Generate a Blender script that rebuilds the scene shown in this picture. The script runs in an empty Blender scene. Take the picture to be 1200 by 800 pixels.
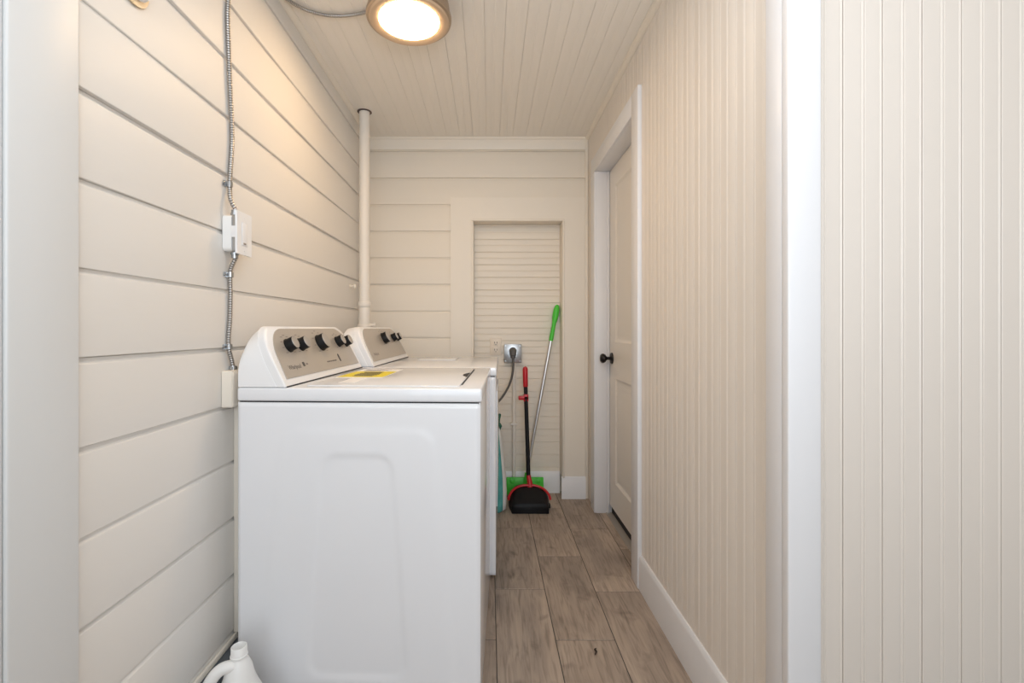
import bpy, bmesh, math, random
from mathutils import Vector, Matrix
random.seed(7)
R = math.radians
sc = bpy.context.scene
COL = sc.collection

# ------------------------------------------------------------------ camera, world, light, exposure
EYE = 1.08
cam = bpy.data.cameras.new('camera'); cam.sensor_width = 36; cam.lens = 36 * 550 / 1200
cam.shift_x = 0.0225; cam.shift_y = -0.0125; cam.clip_start = 0.02
co = bpy.data.objects.new('camera', cam); co.location = (0, 0, EYE); co.rotation_euler = (R(90), 0, 0)
COL.objects.link(co); sc.camera = co
w = bpy.data.worlds.new('world'); sc.world = w; w.use_nodes = True
w.node_tree.nodes['Background'].inputs[0].default_value = (0.86, 0.93, 1.0, 1)
w.node_tree.nodes['Background'].inputs[1].default_value = 0.8

def area(name, loc, rot, sx, sy, power, col):
    l = bpy.data.lights.new(name, 'AREA'); l.shape = 'RECTANGLE'; l.size = sx; l.size_y = sy
    l.energy = power; l.color = col
    o = bpy.data.objects.new(name, l); o.location = loc; o.rotation_euler = rot; COL.objects.link(o); return o
area('window_daylight', (0.5, -2.6, 1.45), (R(90), 0, 0), 2.6, 1.9, 32, (0.80, 0.90, 1.0))
area('added_passage_fill', (0.10, 0.70, 2.26), (0, 0, 0), 0.6, 0.5, 5.8, (0.86, 0.93, 1.0))  # added cool fill light above the passage, not a lamp of the room
area('added_ceiling_fill', (0.35, -0.55, 1.35), (R(138), 0, 0), 0.5, 0.5, 15.0, (0.88, 0.94, 1.0))  # added fill aimed upward to brighten the ceiling, in place of a bounced flash
LAMP = 42.0
sc.view_settings.view_transform = 'Standard'; sc.view_settings.look = 'None'
sc.view_settings.gamma = 1.0; sc.view_settings.exposure = 0.07; sc.view_settings.use_curve_mapping = False
sc.cycles.max_bounces = 12; sc.cycles.diffuse_bounces = 8

# ------------------------------------------------------------------ materials
def mat(name, col, rough=0.5, metal=0.0, spec=0.5, bump=0.0, bscale=40.0, stretch=(1, 1, 1), coat=0.0,
        var=0.0, vscale=3.0, emis=None, estr=0.0, sheen=0.0):
    m = bpy.data.materials.new(name); m.use_nodes = True
    nt = m.node_tree; N = nt.nodes; L = nt.links
    b = N['Principled BSDF']
    b.inputs['Base Color'].default_value = (*col, 1); b.inputs['Roughness'].default_value = rough
    b.inputs['Metallic'].default_value = metal; b.inputs['Specular IOR Level'].default_value = spec
    b.inputs['Coat Weight'].default_value = coat
    if sheen: b.inputs['Sheen Weight'].default_value = sheen
    if emis:
        b.inputs['Emission Color'].default_value = (*emis, 1); b.inputs['Emission Strength'].default_value = estr
    if bump or var:
        tc = N.new('ShaderNodeTexCoord'); mp = N.new('ShaderNodeMapping'); mp.inputs['Scale'].default_value = stretch
        oi = N.new('ShaderNodeObjectInfo'); mul = N.new('ShaderNodeVectorMath'); mul.operation = 'SCALE'
        mul.inputs[0].default_value = (13, 7, 11); L.new(oi.outputs['Random'], mul.inputs['Scale'])
        add = N.new('ShaderNodeVectorMath'); add.operation = 'ADD'
        L.new(tc.outputs['Object'], add.inputs[0]); L.new(mul.outputs[0], add.inputs[1]); L.new(add.outputs[0], mp.inputs[0])
    if bump:
        n = N.new('ShaderNodeTexNoise'); n.inputs['Scale'].default_value = bscale; n.inputs['Detail'].default_value = 5
        bp = N.new('ShaderNodeBump'); bp.inputs['Strength'].default_value = 1; bp.inputs['Distance'].default_value = bump
        L.new(mp.outputs[0], n.inputs['Vector']); L.new(n.outputs[0], bp.inputs['Height']); L.new(bp.outputs[0], b.inputs['Normal'])
    if var:
        n = N.new('ShaderNodeTexNoise'); n.inputs['Scale'].default_value = vscale; n.inputs['Detail'].default_value = 4
        r = N.new('ShaderNodeMix'); r.data_type = 'RGBA'
        r.inputs[6].default_value = (*[c * (1 - var) for c in col], 1); r.inputs[7].default_value = (*[min(1, c * (1 + var)) for c in col], 1)
        L.new(mp.outputs[0], n.inputs['Vector']); L.new(n.outputs[0], r.inputs[0]); L.new(r.outputs[2], b.inputs['Base Color'])
    return m

WALLC = (0.80, 0.755, 0.69)
M = {}
M['board'] = mat('painted_board', (0.75, 0.725, 0.69), 0.5, bump=0.0022, bscale=8, stretch=(1, 0.22, 1), var=0.03)
M['board_far'] = mat('warm_tinted_far_board', (0.80, 0.74, 0.65), 0.5, bump=0.0010, bscale=7, stretch=(0.22, 1, 1), var=0.03)  # tan tint puts the ceiling lamp's warm cast into the far boards
M['bead'] = mat('painted_beadboard', (0.76, 0.705, 0.645), 0.45, bump=0.0006, bscale=9, stretch=(1, 1, 0.25), var=0.02)
M['bead_far'] = mat('warm_tinted_niche_beadboard', (0.80, 0.735, 0.64), 0.45, bump=0.0006, bscale=9)  # same warm lamp cast mixed into the niche plank colour
M['cream'] = mat('cream_trim_paint', (0.81, 0.75, 0.66), 0.45, bump=0.0004, bscale=12, var=0.02)
M['seam'] = mat('seam_backing', (0.62, 0.56, 0.50), 0.8)
M['ceil'] = mat('ceiling_paint', (0.86, 0.82, 0.76), 0.55, bump=0.0005, bscale=8, stretch=(1, 0.25, 1), var=0.02)
M['white'] = mat('white_trim_paint', (0.77, 0.77, 0.79), 0.4, bump=0.0003, bscale=14)
M['grey_trim'] = mat('pale_grey_trim_paint', (0.71, 0.72, 0.72), 0.4, bump=0.0004, bscale=10, stretch=(1, 1, 0.3))
M['door'] = mat('door_paint', (0.80, 0.765, 0.72), 0.4, bump=0.0002, bscale=20)
M['enamel'] = mat('white_enamel', (0.80, 0.81, 0.84), 0.2, spec=0.5, coat=0.4)
M['plastic_white'] = mat('white_plastic', (0.84, 0.84, 0.85), 0.28)
M['panel'] = mat('silver_beige_panel', (0.52, 0.475, 0.425), 0.34, metal=0.4, bump=0.00008, bscale=60, stretch=(1, 0.02, 1))
M['black'] = mat('black_plastic', (0.007, 0.007, 0.008), 0.5, spec=0.25)
M['knobface'] = mat('knob_face', (0.47, 0.44, 0.41), 0.35, metal=0.5)
M['print'] = mat('dark_print', (0.06, 0.055, 0.055), 0.5)
M['faintprint'] = mat('faint_print', (0.26, 0.22, 0.2), 0.5)
M['yellow'] = mat('yellow_label', (0.87, 0.70, 0.0), 0.45)
M['paper'] = mat('white_label_paper', (0.86, 0.85, 0.84), 0.5)
M['dark'] = mat('dark_gap', (0.02, 0.02, 0.022), 0.7)
M['steel'] = mat('galvanised_steel', (0.42, 0.43, 0.44), 0.3, metal=1.0)
M['conduit'] = mat('conduit_steel', (0.50, 0.48, 0.46), 0.32, metal=1.0)
M['conduit_dark'] = mat('conduit_groove', (0.10, 0.10, 0.11), 0.6, metal=0.5)
M['nickel'] = mat('brushed_nickel', (0.50, 0.40, 0.31), 0.36, metal=0.9)
M['nickel_face'] = mat('nickel_inner_ring', (0.66, 0.50, 0.35), 0.5, metal=0.4)
M['glow'] = mat('lamp_diffuser', (0.9, 0.9, 0.9), 0.6, emis=(1.0, 0.68, 0.38), estr=LAMP)
M['pvc'] = mat('painted_pvc', (0.80, 0.755, 0.69), 0.4, bump=0.0003, bscale=20)
M['ivory'] = mat('ivory_plastic', (0.78, 0.70, 0.60), 0.4)
M['knobblack'] = mat('door_knob_black', (0.015, 0.012, 0.012), 0.3, metal=0.4)
M['darkbase'] = mat('slate_grey_base', (0.10, 0.115, 0.13), 0.6)  # dark slate grey face of the left baseboard
M['red'] = mat('red_plastic', (0.50, 0.012, 0.02), 0.35)
M['green'] = mat('green_plastic', (0.07, 0.58, 0.045), 0.4)
M['green_dark'] = mat('dark_green_strap', (0.03, 0.13, 0.08), 0.7)
M['teal'] = mat('teal_fabric', (0.10, 0.40, 0.38), 0.9, bump=0.002, bscale=60, var=0.3, vscale=25)
M['offwhite_fabric'] = mat('white_fabric', (0.75, 0.75, 0.72), 0.9, bump=0.001, bscale=60)
M['alu'] = mat('aluminium_pole', (0.66, 0.66, 0.66), 0.3, metal=0.9)
M['cord'] = mat('grey_cord', (0.10, 0.095, 0.09), 0.5)
M['jug'] = mat('white_polyethylene', (0.84, 0.84, 0.83), 0.38)
M['grout'] = mat('dark_grout', (0.085, 0.075, 0.065), 0.9)
M['threshold'] = mat('threshold_strip', (0.36, 0.33, 0.30), 0.5, bump=0.0004, bscale=30, stretch=(1, 0.1, 1))
M['brass'] = mat('tan_painted_plate', (0.72, 0.56, 0.36), 0.4)
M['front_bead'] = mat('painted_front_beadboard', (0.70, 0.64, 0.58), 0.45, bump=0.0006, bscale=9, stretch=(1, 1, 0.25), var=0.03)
M['leaf'] = mat('dry_leaf', (0.03, 0.018, 0.01), 0.8)
M['collar_dark'] = mat('dark_brown_collar', (0.12, 0.09, 0.08), 0.9)  # dark brown for the pipe's ceiling collar

def tile_mat():
    m = bpy.data.materials.new('wood_look_tile'); m.use_nodes = True
    nt = m.node_tree; N = nt.nodes; L = nt.links; b = N['Principled BSDF']
    b.inputs['Roughness'].default_value = 0.48
    tc = N.new('ShaderNodeTexCoord'); oi = N.new('ShaderNodeObjectInfo')
    mul = N.new('ShaderNodeVectorMath'); mul.operation = 'SCALE'; mul.inputs[0].default_value = (31, 47, 17)
    L.new(oi.outputs['Random'], mul.inputs['Scale'])
    add = N.new('ShaderNodeVectorMath'); add.operation = 'ADD'; L.new(tc.outputs['Object'], add.inputs[0]); L.new(mul.outputs[0], add.inputs[1])
    def noise(scale, st, det=5, dist=0.0):
        mp = N.new('ShaderNodeMapping'); mp.inputs['Scale'].default_value = st; L.new(add.outputs[0], mp.inputs[0])
        n = N.new('ShaderNodeTexNoise'); n.inputs['Scale'].default_value = scale; n.inputs['Detail'].default_value = det
        n.inputs['Distortion'].default_value = dist; L.new(mp.outputs[0], n.inputs['Vector']); return n.outputs[0]
    big = noise(3.2, (1.6, 0.8, 1), 3, 0.8); grain = noise(14, (5, 0.45, 1), 6, 1.2); blot = noise(9, (1, 0.8, 1), 3, 0.4)
    def ramp(src, stops):
        r = N.new('ShaderNodeValToRGB'); L.new(src, r.inputs[0]); e = r.color_ramp.elements
        e[0].position, e[0].color = stops[0][0], (*stops[0][1], 1); e[1].position, e[1].color = stops[-1][0], (*stops[-1][1], 1)
        for p, c in stops[1:-1]:
            x = e.new(p); x.color = (*c, 1)
        return r.outputs[0]
    base = ramp(big, [(0.3, (0.29, 0.235, 0.195)), (0.5, (0.39, 0.31, 0.25)), (0.72, (0.46, 0.37, 0.30))])
    g = ramp(grain, [(0.30, (0.62, 0.61, 0.60)), (0.5, (0.95, 0.95, 0.95)), (0.7, (1.10, 1.09, 1.07))])
    k = ramp(blot, [(0.27, (0.55, 0.55, 0.56)), (0.40, (1, 1, 1)), (1, (1.03, 1.03, 1.03))])
    def mulc(a, c):
        x = N.new('ShaderNodeMix'); x.data_type = 'RGBA'; x.blend_type = 'MULTIPLY'; x.inputs[0].default_value = 1
        L.new(a, x.inputs[6]); L.new(c, x.inputs[7]); return x.outputs[2]
    tint = N.new('ShaderNodeHueSaturation'); rr = N.new('ShaderNodeMapRange'); rr.inputs[3].default_value = 0.88; rr.inputs[4].default_value = 1.12
    L.new(oi.outputs['Random'], rr.inputs[0]); L.new(rr.outputs[0], tint.inputs['Value'])
    L.new(mulc(mulc(base, g), k), tint.inputs['Color']); L.new(tint.outputs[0], b.inputs['Base Color'])
    bp = N.new('ShaderNodeBump'); bp.inputs['Distance'].default_value = 0.0006; L.new(grain, bp.inputs['Height']); L.new(bp.outputs[0], b.inputs['Normal'])
    return m
M['tile'] = tile_mat()

# ------------------------------------------------------------------ mesh helpers
def finish(bm, name, m, parent=None, smooth=True, angle=32, loc=None):
    bmesh.ops.recalc_face_normals(bm, faces=bm.faces)
    me = bpy.data.meshes.new(name); bm.to_mesh(me); bm.free()
    ms = m if isinstance(m, (list, tuple)) else [m]
    for x in ms: me.materials.append(M[x])
    if smooth:
        for p in me.polygons: p.use_smooth = True
        me.set_sharp_from_angle(angle=R(angle))
    return link(name, me, parent, loc)
def link(name, me, parent=None, loc=None):
    o = bpy.data.objects.new(name, me); COL.objects.link(o)
    if parent is not None: o.parent = parent
    if loc is not None: o.location = loc
    return o
def tag(o, label=None, cat=None, group=None, kind=None):
    for k, v in (('label', label), ('category', cat), ('group', group), ('kind', kind)):
        if v: o[k] = v
    return o
def empty(name, loc=(0, 0, 0), rz=0, **kw):
    o = bpy.data.objects.new(name, None); COL.objects.link(o); o.location = loc; o.rotation_euler = (0, 0, rz)
    o.empty_display_size = 0.05
    return tag(o, **kw)
def box(bm, x0, x1, y0, y1, z0, z1, bev=0.0, seg=2, mi=0):
    r = bmesh.ops.create_cube(bm, size=1.0, matrix=Matrix.Translation(((x0 + x1) / 2, (y0 + y1) / 2, (z0 + z1) / 2)) @ Matrix.Diagonal((abs(x1 - x0), abs(y1 - y0), abs(z1 - z0), 1)))
    vs = r['verts']; fs = set(f for v in vs for f in v.link_faces)
    for f in fs: f.material_index = mi
    if bev:
        es = list(set(e for v in vs for e in v.link_edges))
        bmesh.ops.bevel(bm, geom=es, offset=bev, segments=seg, profile=0.5, affect='EDGES')
def BX(name, m, parent, *a, **k):
    bm = bmesh.new(); box(bm, *a, **k); return finish(bm, name, m, parent)
def prism(bm, pts, vec, mi=0):
    """closed polygon of 3-D points extruded along vec"""
    a = [bm.verts.new(p) for p in pts]; b = [bm.verts.new(Vector(p) + Vector(vec)) for p in pts]
    n = len(pts); fs = [bm.faces.new(a), bm.faces.new(b[::-1])]
    for i in range(n): fs.append(bm.faces.new((a[i], b[i], b[(i + 1) % n], a[(i + 1) % n])))
    for f in fs: f.material_index = mi
def frames(path):
    P = [Vector(p) for p in path]; n = len(P); out = []; up = None
    for i in range(n):
        t = (P[min(i + 1, n - 1)] - P[max(i - 1, 0)]).normalized()
        if up is None:
            up = Vector((0, 0, 1)) if abs(t.z) < 0.9 else Vector((1, 0, 0))
        s = t.cross(up).normalized(); up = s.cross(t).normalized()
        out.append((P[i], s, up))
    return out
def tube(bm, path, rad, n=10, mi=None, caps=True):
    fr = frames(path); rings = []
    for i, (p, s, u) in enumerate(fr):
        r = rad[i] if isinstance(rad, (list, tuple)) else rad
        rings.append([bm.verts.new(p + s * math.cos(2 * math.pi * k / n) * r + u * math.sin(2 * math.pi * k / n) * r) for k in range(n)])
    for i in range(len(rings) - 1):
        for k in range(n):
            f = bm.faces.new((rings[i][k], rings[i][(k + 1) % n], rings[i + 1][(k + 1) % n], rings[i + 1][k]))
            f.material_index = mi(i) if callable(mi) else (mi or 0)
    if caps: bm.faces.new(rings[0][::-1]); bm.faces.new(rings[-1])
def lathe(bm, prof, n=32, c=(0, 0, 0), axis='z', mi=0):
    rings = []
    for r, h in prof:
        ring = []
        for k in range(n):
            a = 2 * math.pi * k / n; x, y = r * math.cos(a), r * math.sin(a)
            v = (x, y, h) if axis == 'z' else ((h, x, y) if axis == 'x' else (x, h, y))
            ring.append(bm.verts.new(Vector(c) + Vector(v)))
        rings.append(ring)
    for i in range(len(rings) - 1):
        for k in range(n):
            bm.faces.new((rings[i][k], rings[i][(k + 1) % n], rings[i + 1][(k + 1) % n], rings[i + 1][k])).material_index = mi
    bm.faces.new(rings[0][::-1]).material_index = mi; bm.faces.new(rings[-1]).material_index = mi
def spline(pts, n=12):
    P = [Vector(p) for p in pts]; P = [P[0] * 2 - P[1]] + P + [P[-1] * 2 - P[-2]]; out = []
    for i in range(1, len(P) - 2):
        for k in range(n):
            t = k / n; a, b, c, d = P[i - 1], P[i], P[i + 1], P[i + 2]
            out.append(0.5 * ((2 * b) + (c - a) * t + (2 * a - 5 * b + 4 * c - d) * t * t + (3 * b - a - 3 * c + d) * t ** 3))
    out.append(P[-2]); return out
def resample(path, step):
    out = [Vector(path[0])]; acc = 0
    for a, b in zip(path, path[1:]):
        a, b = Vector(a), Vector(b); d = (b - a).length; t = step - acc
        while t <= d:
            out.append(a.lerp(b, t / d)); t += step
        acc = d - (t - step)
    return out

# ------------------------------------------------------------------ room numbers (metres; camera at the origin, looking +Y)
XL, XR = -0.769, 0.634          # faces of the left and right wall cladding
YF = 3.0                        # face of the far boards
YN = 0.99                       # face of the beadboard that looks at the camera
H = 2.30
PITCH = 0.17; Z0 = 0.005        # horizontal boards
BW = 0.0835                     # beadboard pitch

# floor
fl = BX('floor', 'grout', None, XL - 0.1, 3.0, 0.43 - 3.4, YF + 0.2, -0.05, -0.0015); tag(fl, kind='structure')
BX('floor_base', 'tile', fl, XL, 3.0, -2.9, 0.40, -0.04, 0.0)
tw, tl, g = 0.2065, 0.60, 0.003
def tile_mesh(x0, x1, y0, y1):
    bm = bmesh.new(); cx, cy = (x0 + x1) / 2, (y0 + y1) / 2
    box(bm, x0 - cx, x1 - cx, y0 - cy, y1 - cy, -0.008, 0.0, bev=0.0012, seg=1)
    o = finish(bm, 'tile', 'tile', fl, smooth=False, loc=(cx, cy, 0)); return o
full = None
for c in range(-4, 4):
    xa = 0.025 + c * tw; xb = xa + tw
    off = {0: 1.948, 1: 1.629, 2: 1.93, -1: 1.632, 3: 1.70}.get(c, 1.632 + 0.3 * (c % 2))
    xa2, xb2 = max(xa, XL), min(xb, 0.725)
    if xb2 - xa2 < 0.01: continue
    y = off
    while y > 0.43: y -= tl
    while y < YF + 0.11:
        ya, yb = max(y, 0.40), min(y + tl, YF + 0.11)
        if yb - ya > 0.02:
            if xa2 == xa and xb2 == xb and ya == y and yb == y + tl and full:
                link('tile', full, fl, (xa + tw / 2, y + tl / 2, 0))
            else:
                o = tile_mesh(xa2 + g / 2, xb2 - g / 2, ya + g / 2, yb - g / 2)
                if xa2 == xa and xb2 == xb and ya == y and yb == y + tl: full = o.data
        y += tl

# horizontal shiplap boards
def board_profile(w, t=0.014):
    """(height, proud) outline of one board, from bottom to top; top edge rounded over, bottom edge crisp"""
    return [(0.0, -t), (0.0, -0.0012), (0.0012, 0.0), (w - 0.016, 0.0), (w - 0.0125, -0.0015), (w - 0.0105, -0.0055), (w - 0.008, -0.0075), (w - 0.0008, -0.0080), (w - 0.0008, -t)]
wl = BX('wall_left', 'cream', None, XL - 0.12, XL - 0.012, -2.9, YF + 0.2, -0.03, H + 0.02); tag(wl, kind='structure')
BX('plaster', 'cream', wl, XL - 0.012, XL - 0.001, -2.9, 0.73, 0, H)
k = 0
zs = [Z0 + PITCH * i for i in range(0, 14)] + [H]
jit = lambda: random.uniform(-0.0012, 0.0012)
for i in range(len(zs) - 1):
    w_ = zs[i + 1] - zs[i]
    if w_ < 0.03: continue
    bm = bmesh.new(); pr = board_profile(w_); z = zs[i]; pj = jit()
    # several stations along the board so that its face waves a little, as old boards do
    st = [0.80 + j * (YF - 0.80) / 8 for j in range(9)]; rings = []
    for s_ in st:
        dx, dz = random.uniform(-0.0012, 0.0012), random.uniform(-0.0008, 0.0008)
        rings.append([bm.verts.new((XL + p + (dx + pj if p > -0.01 else 0), s_, z + h + dz)) for h, p in pr])
    n = len(pr)
    for a, b in zip(rings, rings[1:]):
        for q in range(n): bm.faces.new((a[q], a[(q + 1) % n], b[(q + 1) % n], b[q]))
    bm.faces.new(rings[0]); bm.faces.new(rings[-1][::-1])
    finish(bm, 'board', 'board', wl, angle=25)

# far wall : boards, with the closed-off niche on the right
wb = BX('wall_back', 'cream', None, XL - 0.1, -0.1125, YF + 0.012, YF + 0.15, -0.03, H + 0.02); tag(wb, kind='structure')
BX('wall_core', 'cream', wb, -0.1125, 0.4815, YF + 0.012, YF + 0.15, 1.7785, H + 0.02)
BX('wall_core', 'cream', wb, 0.4815, XR + 0.1, YF + 0.012, YF + 0.15, -0.03, H + 0.02)
BX('wall_core', 'cream', wb, -0.1125, 0.4815, YF + 0.12, YF + 0.15, -0.03, 1.7785)
for i in range(len(zs) - 1):
    z, w_ = zs[i], zs[i + 1] - zs[i]
    if w_ < 0.03: continue
    x1 = XR if z + w_ > 1.93 else -0.235
    bm = bmesh.new(); pr = board_profile(w_)
    st = [XL + j * (x1 - XL) / 6 for j in range(7)]; rings = []
    for s_ in st:
        dx, dz = random.uniform(-0.0010, 0.0010), random.uniform(-0.0008, 0.0008)
        rings.append([bm.verts.new((s_, YF - p - (dx if p > -0.01 else 0), z + h + dz)) for h, p in pr])
    n = len(pr)
    for a, b in zip(rings, rings[1:]):
        for q in range(n): bm.faces.new((a[q], a[(q + 1) % n], b[(q + 1) % n], b[q]))
    bm.faces.new(rings[0]); bm.faces.new(rings[-1][::-1])
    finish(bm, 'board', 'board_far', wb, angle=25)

# beadboard plank cross-section: (across, proud)
def bead_profile(W=BW, gap=0.0005, t=0.012, k=1.0):
    c = W / 2
    pts = [(gap, -t), (gap, -0.0022), (0.0022, 0.0), (c - 0.0055, 0), (c - 0.0042, -0.0024), (c - 0.0032, -0.0026), (c - 0.0018, -0.0002), (c, 0.0004), (c + 0.0018, -0.0002),
            (c + 0.0032, -0.0026), (c + 0.0042, -0.0024), (c + 0.0055, 0), (W - 0.0085, 0), (W - 0.0074, -0.0026), (W - 0.0064, -0.0026), (W - 0.0048, -0.0002), (W - 0.003, 0.0003), (W - 0.0013, -0.0008), (W - gap, -0.0028), (W - gap, -t)]
    return [(a, b if b <= -t else (b * 0.45 * k if b < 0 else b * 2.2 * k)) for a, b in pts]
def bead_mesh(across, out, along, length, W=BW, cut=None, k=1.0):
    """plank mesh at the origin; across/out/along are unit vectors"""
    A, O, L_ = Vector(across), Vector(out), Vector(along)
    bm = bmesh.new(); pr = bead_profile(W, k=k)
    if cut: pr = [(min(h, cut), p) for h, p in pr]
    prism(bm, [A * h + O * p for h, p in pr], L_ * length)
    bmesh.ops.remove_doubles(bm, verts=bm.verts, dist=1e-6)
    return bm
def planks(parent, m, across, out, along, origin, total, length, name='plank', start=0.0, k=1.0):
    A = Vector(across); o0 = Vector(origin); s = start; me = None
    while s < total - 0.004:
        W = min(BW, total - s)
        if W > BW - 1e-4 and me: o = link(name, me, parent, o0 + A * s)
        else:
            bm = bead_mesh(across, out, along, length, cut=None if W > BW - 1e-4 else W, k=k)
            o = finish(bm, name, m, parent, angle=20, loc=o0 + A * s)
            if W > BW - 1e-4: me = o.data
        s += BW

# right wall (corridor side), beadboard upright, with the doorway 2.04..2.75
DY0, DY1, DZ = 2.04, 2.75, 2.00
wr = BX('wall_right', 'seam', None, XR + 0.010, XR + 0.06, 1.0, DY0 - 0.021, -0.03, H + 0.02); tag(wr, kind='structure')
BX('wall_core', 'seam', wr, XR + 0.010, XR + 0.06, DY0 - 0.021, DY1 + 0.021, DZ + 0.021, H + 0.02)
BX('wall_core', 'seam', wr, XR + 0.010, XR + 0.06, DY1 + 0.021, YF + 0.15, -0.03, H + 0.02)
planks(wr, 'bead', (0, 1, 0), (-1, 0, 0), (0, 0, 1), (XR, 1.04, 0.0), DY0 - 1.04 - 0.02, H, k=0.6)
y0 = 1.04 + BW * 12
planks(wr, 'bead', (0, 1, 0), (-1, 0, 0), (0, 0, 1), (XR, DY0 - 0.02, DZ + 0.03), DY1 - DY0 + 0.04, H - DZ - 0.03, k=0.6)
planks(wr, 'bead', (0, 1, 0), (-1, 0, 0), (0, 0, 1), (XR, DY1 + 0.02, 0.0), YF - DY1 - 0.02, H, k=0.6)

# wall that looks at the camera, right of the passage
wf = BX('wall_front', 'seam', None, XR + 0.004, 3.0, YN + 0.009, YN + 0.05, -0.03, H + 0.02); tag(wf, kind='structure')
planks(wf, 'front_bead', (1, 0, 0), (0, -1, 0), (0, 0, 1), (0.664, YN, 0.0), 3.0 - 0.664, H)
# rest of the front room, out of view
ws = BX('wall_side', 'cream', None, 3.0, 3.1, -2.9, YN + 0.05, -0.03, H + 0.02); tag(ws, kind='structure')

# ceiling: planks running down the passage
ce = BX('ceiling', 'cream', None, XL - 0.1, 3.0, -2.9, YF + 0.2, H + 0.010, H + 0.06); tag(ce, kind='structure')
planks(ce, 'ceil', (1, 0, 0), (0, 0, -1), (0, 1, 0), (XL, 0.60, H), XR - XL, YF - 0.60, k=0.35)
BX('ceiling_board', 'ceil', ce, XR, 3.0, -2.9, YN, H, H + 0.01)
BX('ceiling_board', 'ceil', ce, XL, XR, -2.9, 0.60, H, H + 0.01)

# ------------------------------------------------------------------ trim
def struct(name, m, *a, **kk):
    return tag(BX(name, m, None, *a, **kk), kind='structure')
def moulding(name, m, prof, origin, out, up, along, length):
    O, U, A = Vector(out), Vector(up), Vector(along); o = Vector(origin)
    bm = bmesh.new(); prism(bm, [o + O * a + U * b for a, b in prof], A * length)
    return tag(finish(bm, name, m, None, angle=30), kind='structure')
quarter = [(0, 0), (0.022, 0), (0.022, -0.003), (0.019, -0.010), (0.012, -0.017), (0.004, -0.021), (0, -0.021)]
moulding('trim_1', 'cream', quarter, (XL, 0.90, H), (1, 0, 0), (0, 0, 1), (0, 1, 0), YF - 0.90)
moulding('trim_2', 'cream', quarter, (XR, 1.06, H), (-1, 0, 0), (0, 0, 1), (0, 1, 0), YF - 1.06)
crown = [(0, 0), (0.020, 0), (0.020, -0.012), (0.014, -0.018), (0.013, -0.075), (0.010, -0.080), (0, -0.080)]
moulding('trim_3', 'cream', crown, (XL, YF, H), (0, -1, 0), (0, 0, 1), (1, 0, 0), XR - XL)
# left casing on the wall, nearest the camera
t4 = struct('trim_4', 'grey_trim', XL - 0.002, XL + 0.017, 0.732, 0.863, 0.0, H, bev=0.004, seg=3)
BX('plaster_stop', 'grey_trim', t4, XL - 0.002, XL + 0.012, 0.58, 0.7305, 0.0, H, bev=0.002)
# outside corner of the right wall
t5 = struct('trim_5', 'white', 0.6215, XR + 0.004, 0.998, 1.055, 0.0, H, bev=0.002)
t5b = struct('trim_6', 'white', 0.6215, 0.691, 0.9745, 0.9975, 0.0, H, bev=0.0035, seg=3)
# baseboards
base = [(0, 0), (0.013, 0), (0.013, 0.118), (0.0115, 0.123), (0.0115, 0.127), (0.007, 0.136), (0.004, 0.141), (0, 0.141)]
moulding('baseboard_right', 'white', base, (XR, 1.055, 0), (-1, 0, 0), (0, 0, 1), (0, 1, 0), DY0 - 0.09 - 1.055)
baseL = [(0, 0), (0.020, 0), (0.020, 0.148), (0, 0.150)]
bl = moulding('baseboard_left', 'darkbase', [(0, 0), (0.034, 0), (0.034, 0.143), (0.031, 0.146), (0, 0.146)], (XL, 0.883, 0), (1, 0, 0), (0, 0, 1), (0, 1, 0), YF - 0.883)
BX('cap_strip', 'cream', bl, XL, XL + 0.009, 0.883, YF, 0.1462, 0.164, bev=0.003)
BX('bead_strip', 'steel', bl, XL + 0.0342, XL + 0.0362, 0.883, YF, 0.136, 0.1395)

# niche in the far wall
YC = 2.986                       # casing face
CX0, CX1, CT = -0.245, XR, 1.915 # casing outside
NX0, NX1, NT = -0.098, 0.467, 1.764
YP = 3.098                       # panel face
wn = tag(BX('wall_niche', 'seam', None, NX0, NX1, YP + 0.008, YP + 0.02, 0, NT), kind='structure')
s = 0.0
me = None
while s < NT - 0.01:
    W = min(BW, NT - s)
    if me and W > BW - 1e-4: link('plank', me, wn, (NX0, YP, s))
    else:
        bm = bead_mesh((0, 0, 1), (0, -1, 0), (1, 0, 0), NX1 - NX0, cut=None if W > BW - 1e-4 else W, k=0.8)
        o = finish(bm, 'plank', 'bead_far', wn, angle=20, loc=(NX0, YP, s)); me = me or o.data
    s += BW
tc = struct('trim_7', 'cream', CX0, NX0 - 0.012, YC, YF + 0.008, 0.0, CT)
tag(tc, kind='structure')
BX('casing_head', 'cream', tc, NX0 - 0.012, NX1 + 0.012, YC, YF + 0.008, NT + 0.012, CT)
BX('casing_side', 'cream', tc, NX1 + 0.012, CX1 - 0.022, YC, YF + 0.008, 0.13, CT)
BX('corner_strip', 'cream', tc, CX1 - 0.021, CX1 - 0.001, YC - 0.006, YF + 0.008, 0.0, H - 0.02, bev=0.004)
for a in ((NX0 - 0.014, NX0, NT + 0.0), (NX1, NX1 + 0.014, NT + 0.0)):
    BX('stop_moulding', 'cream', tc, a[0], a[1], YC - 0.008, YP, 0.0 if a[0] < 0 else 0.13, a[2], bev=0.004)
BX('stop_moulding', 'cream', tc, NX0 - 0.014, NX1 + 0.014, YC - 0.008, YP, NT, NT + 0.014, bev=0.004)
bt = [(0, 0), (0.013, 0), (0.013, 0.120), (0.010, 0.126), (0.010, 0.131), (0.005, 0.141), (0, 0.141)]
moulding('baseboard_niche', 'white', bt, (NX0, YP, 0), (0, -1, 0), (0, 0, 1), (1, 0, 0), NX1 - NX0)
moulding('baseboard_back', 'white', bt, (NX1 - 0.006, YC + 0.003, 0), (0, -1, 0), (0, 0, 1), (1, 0, 0), CX1 - NX1 - 0.014)
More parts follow.
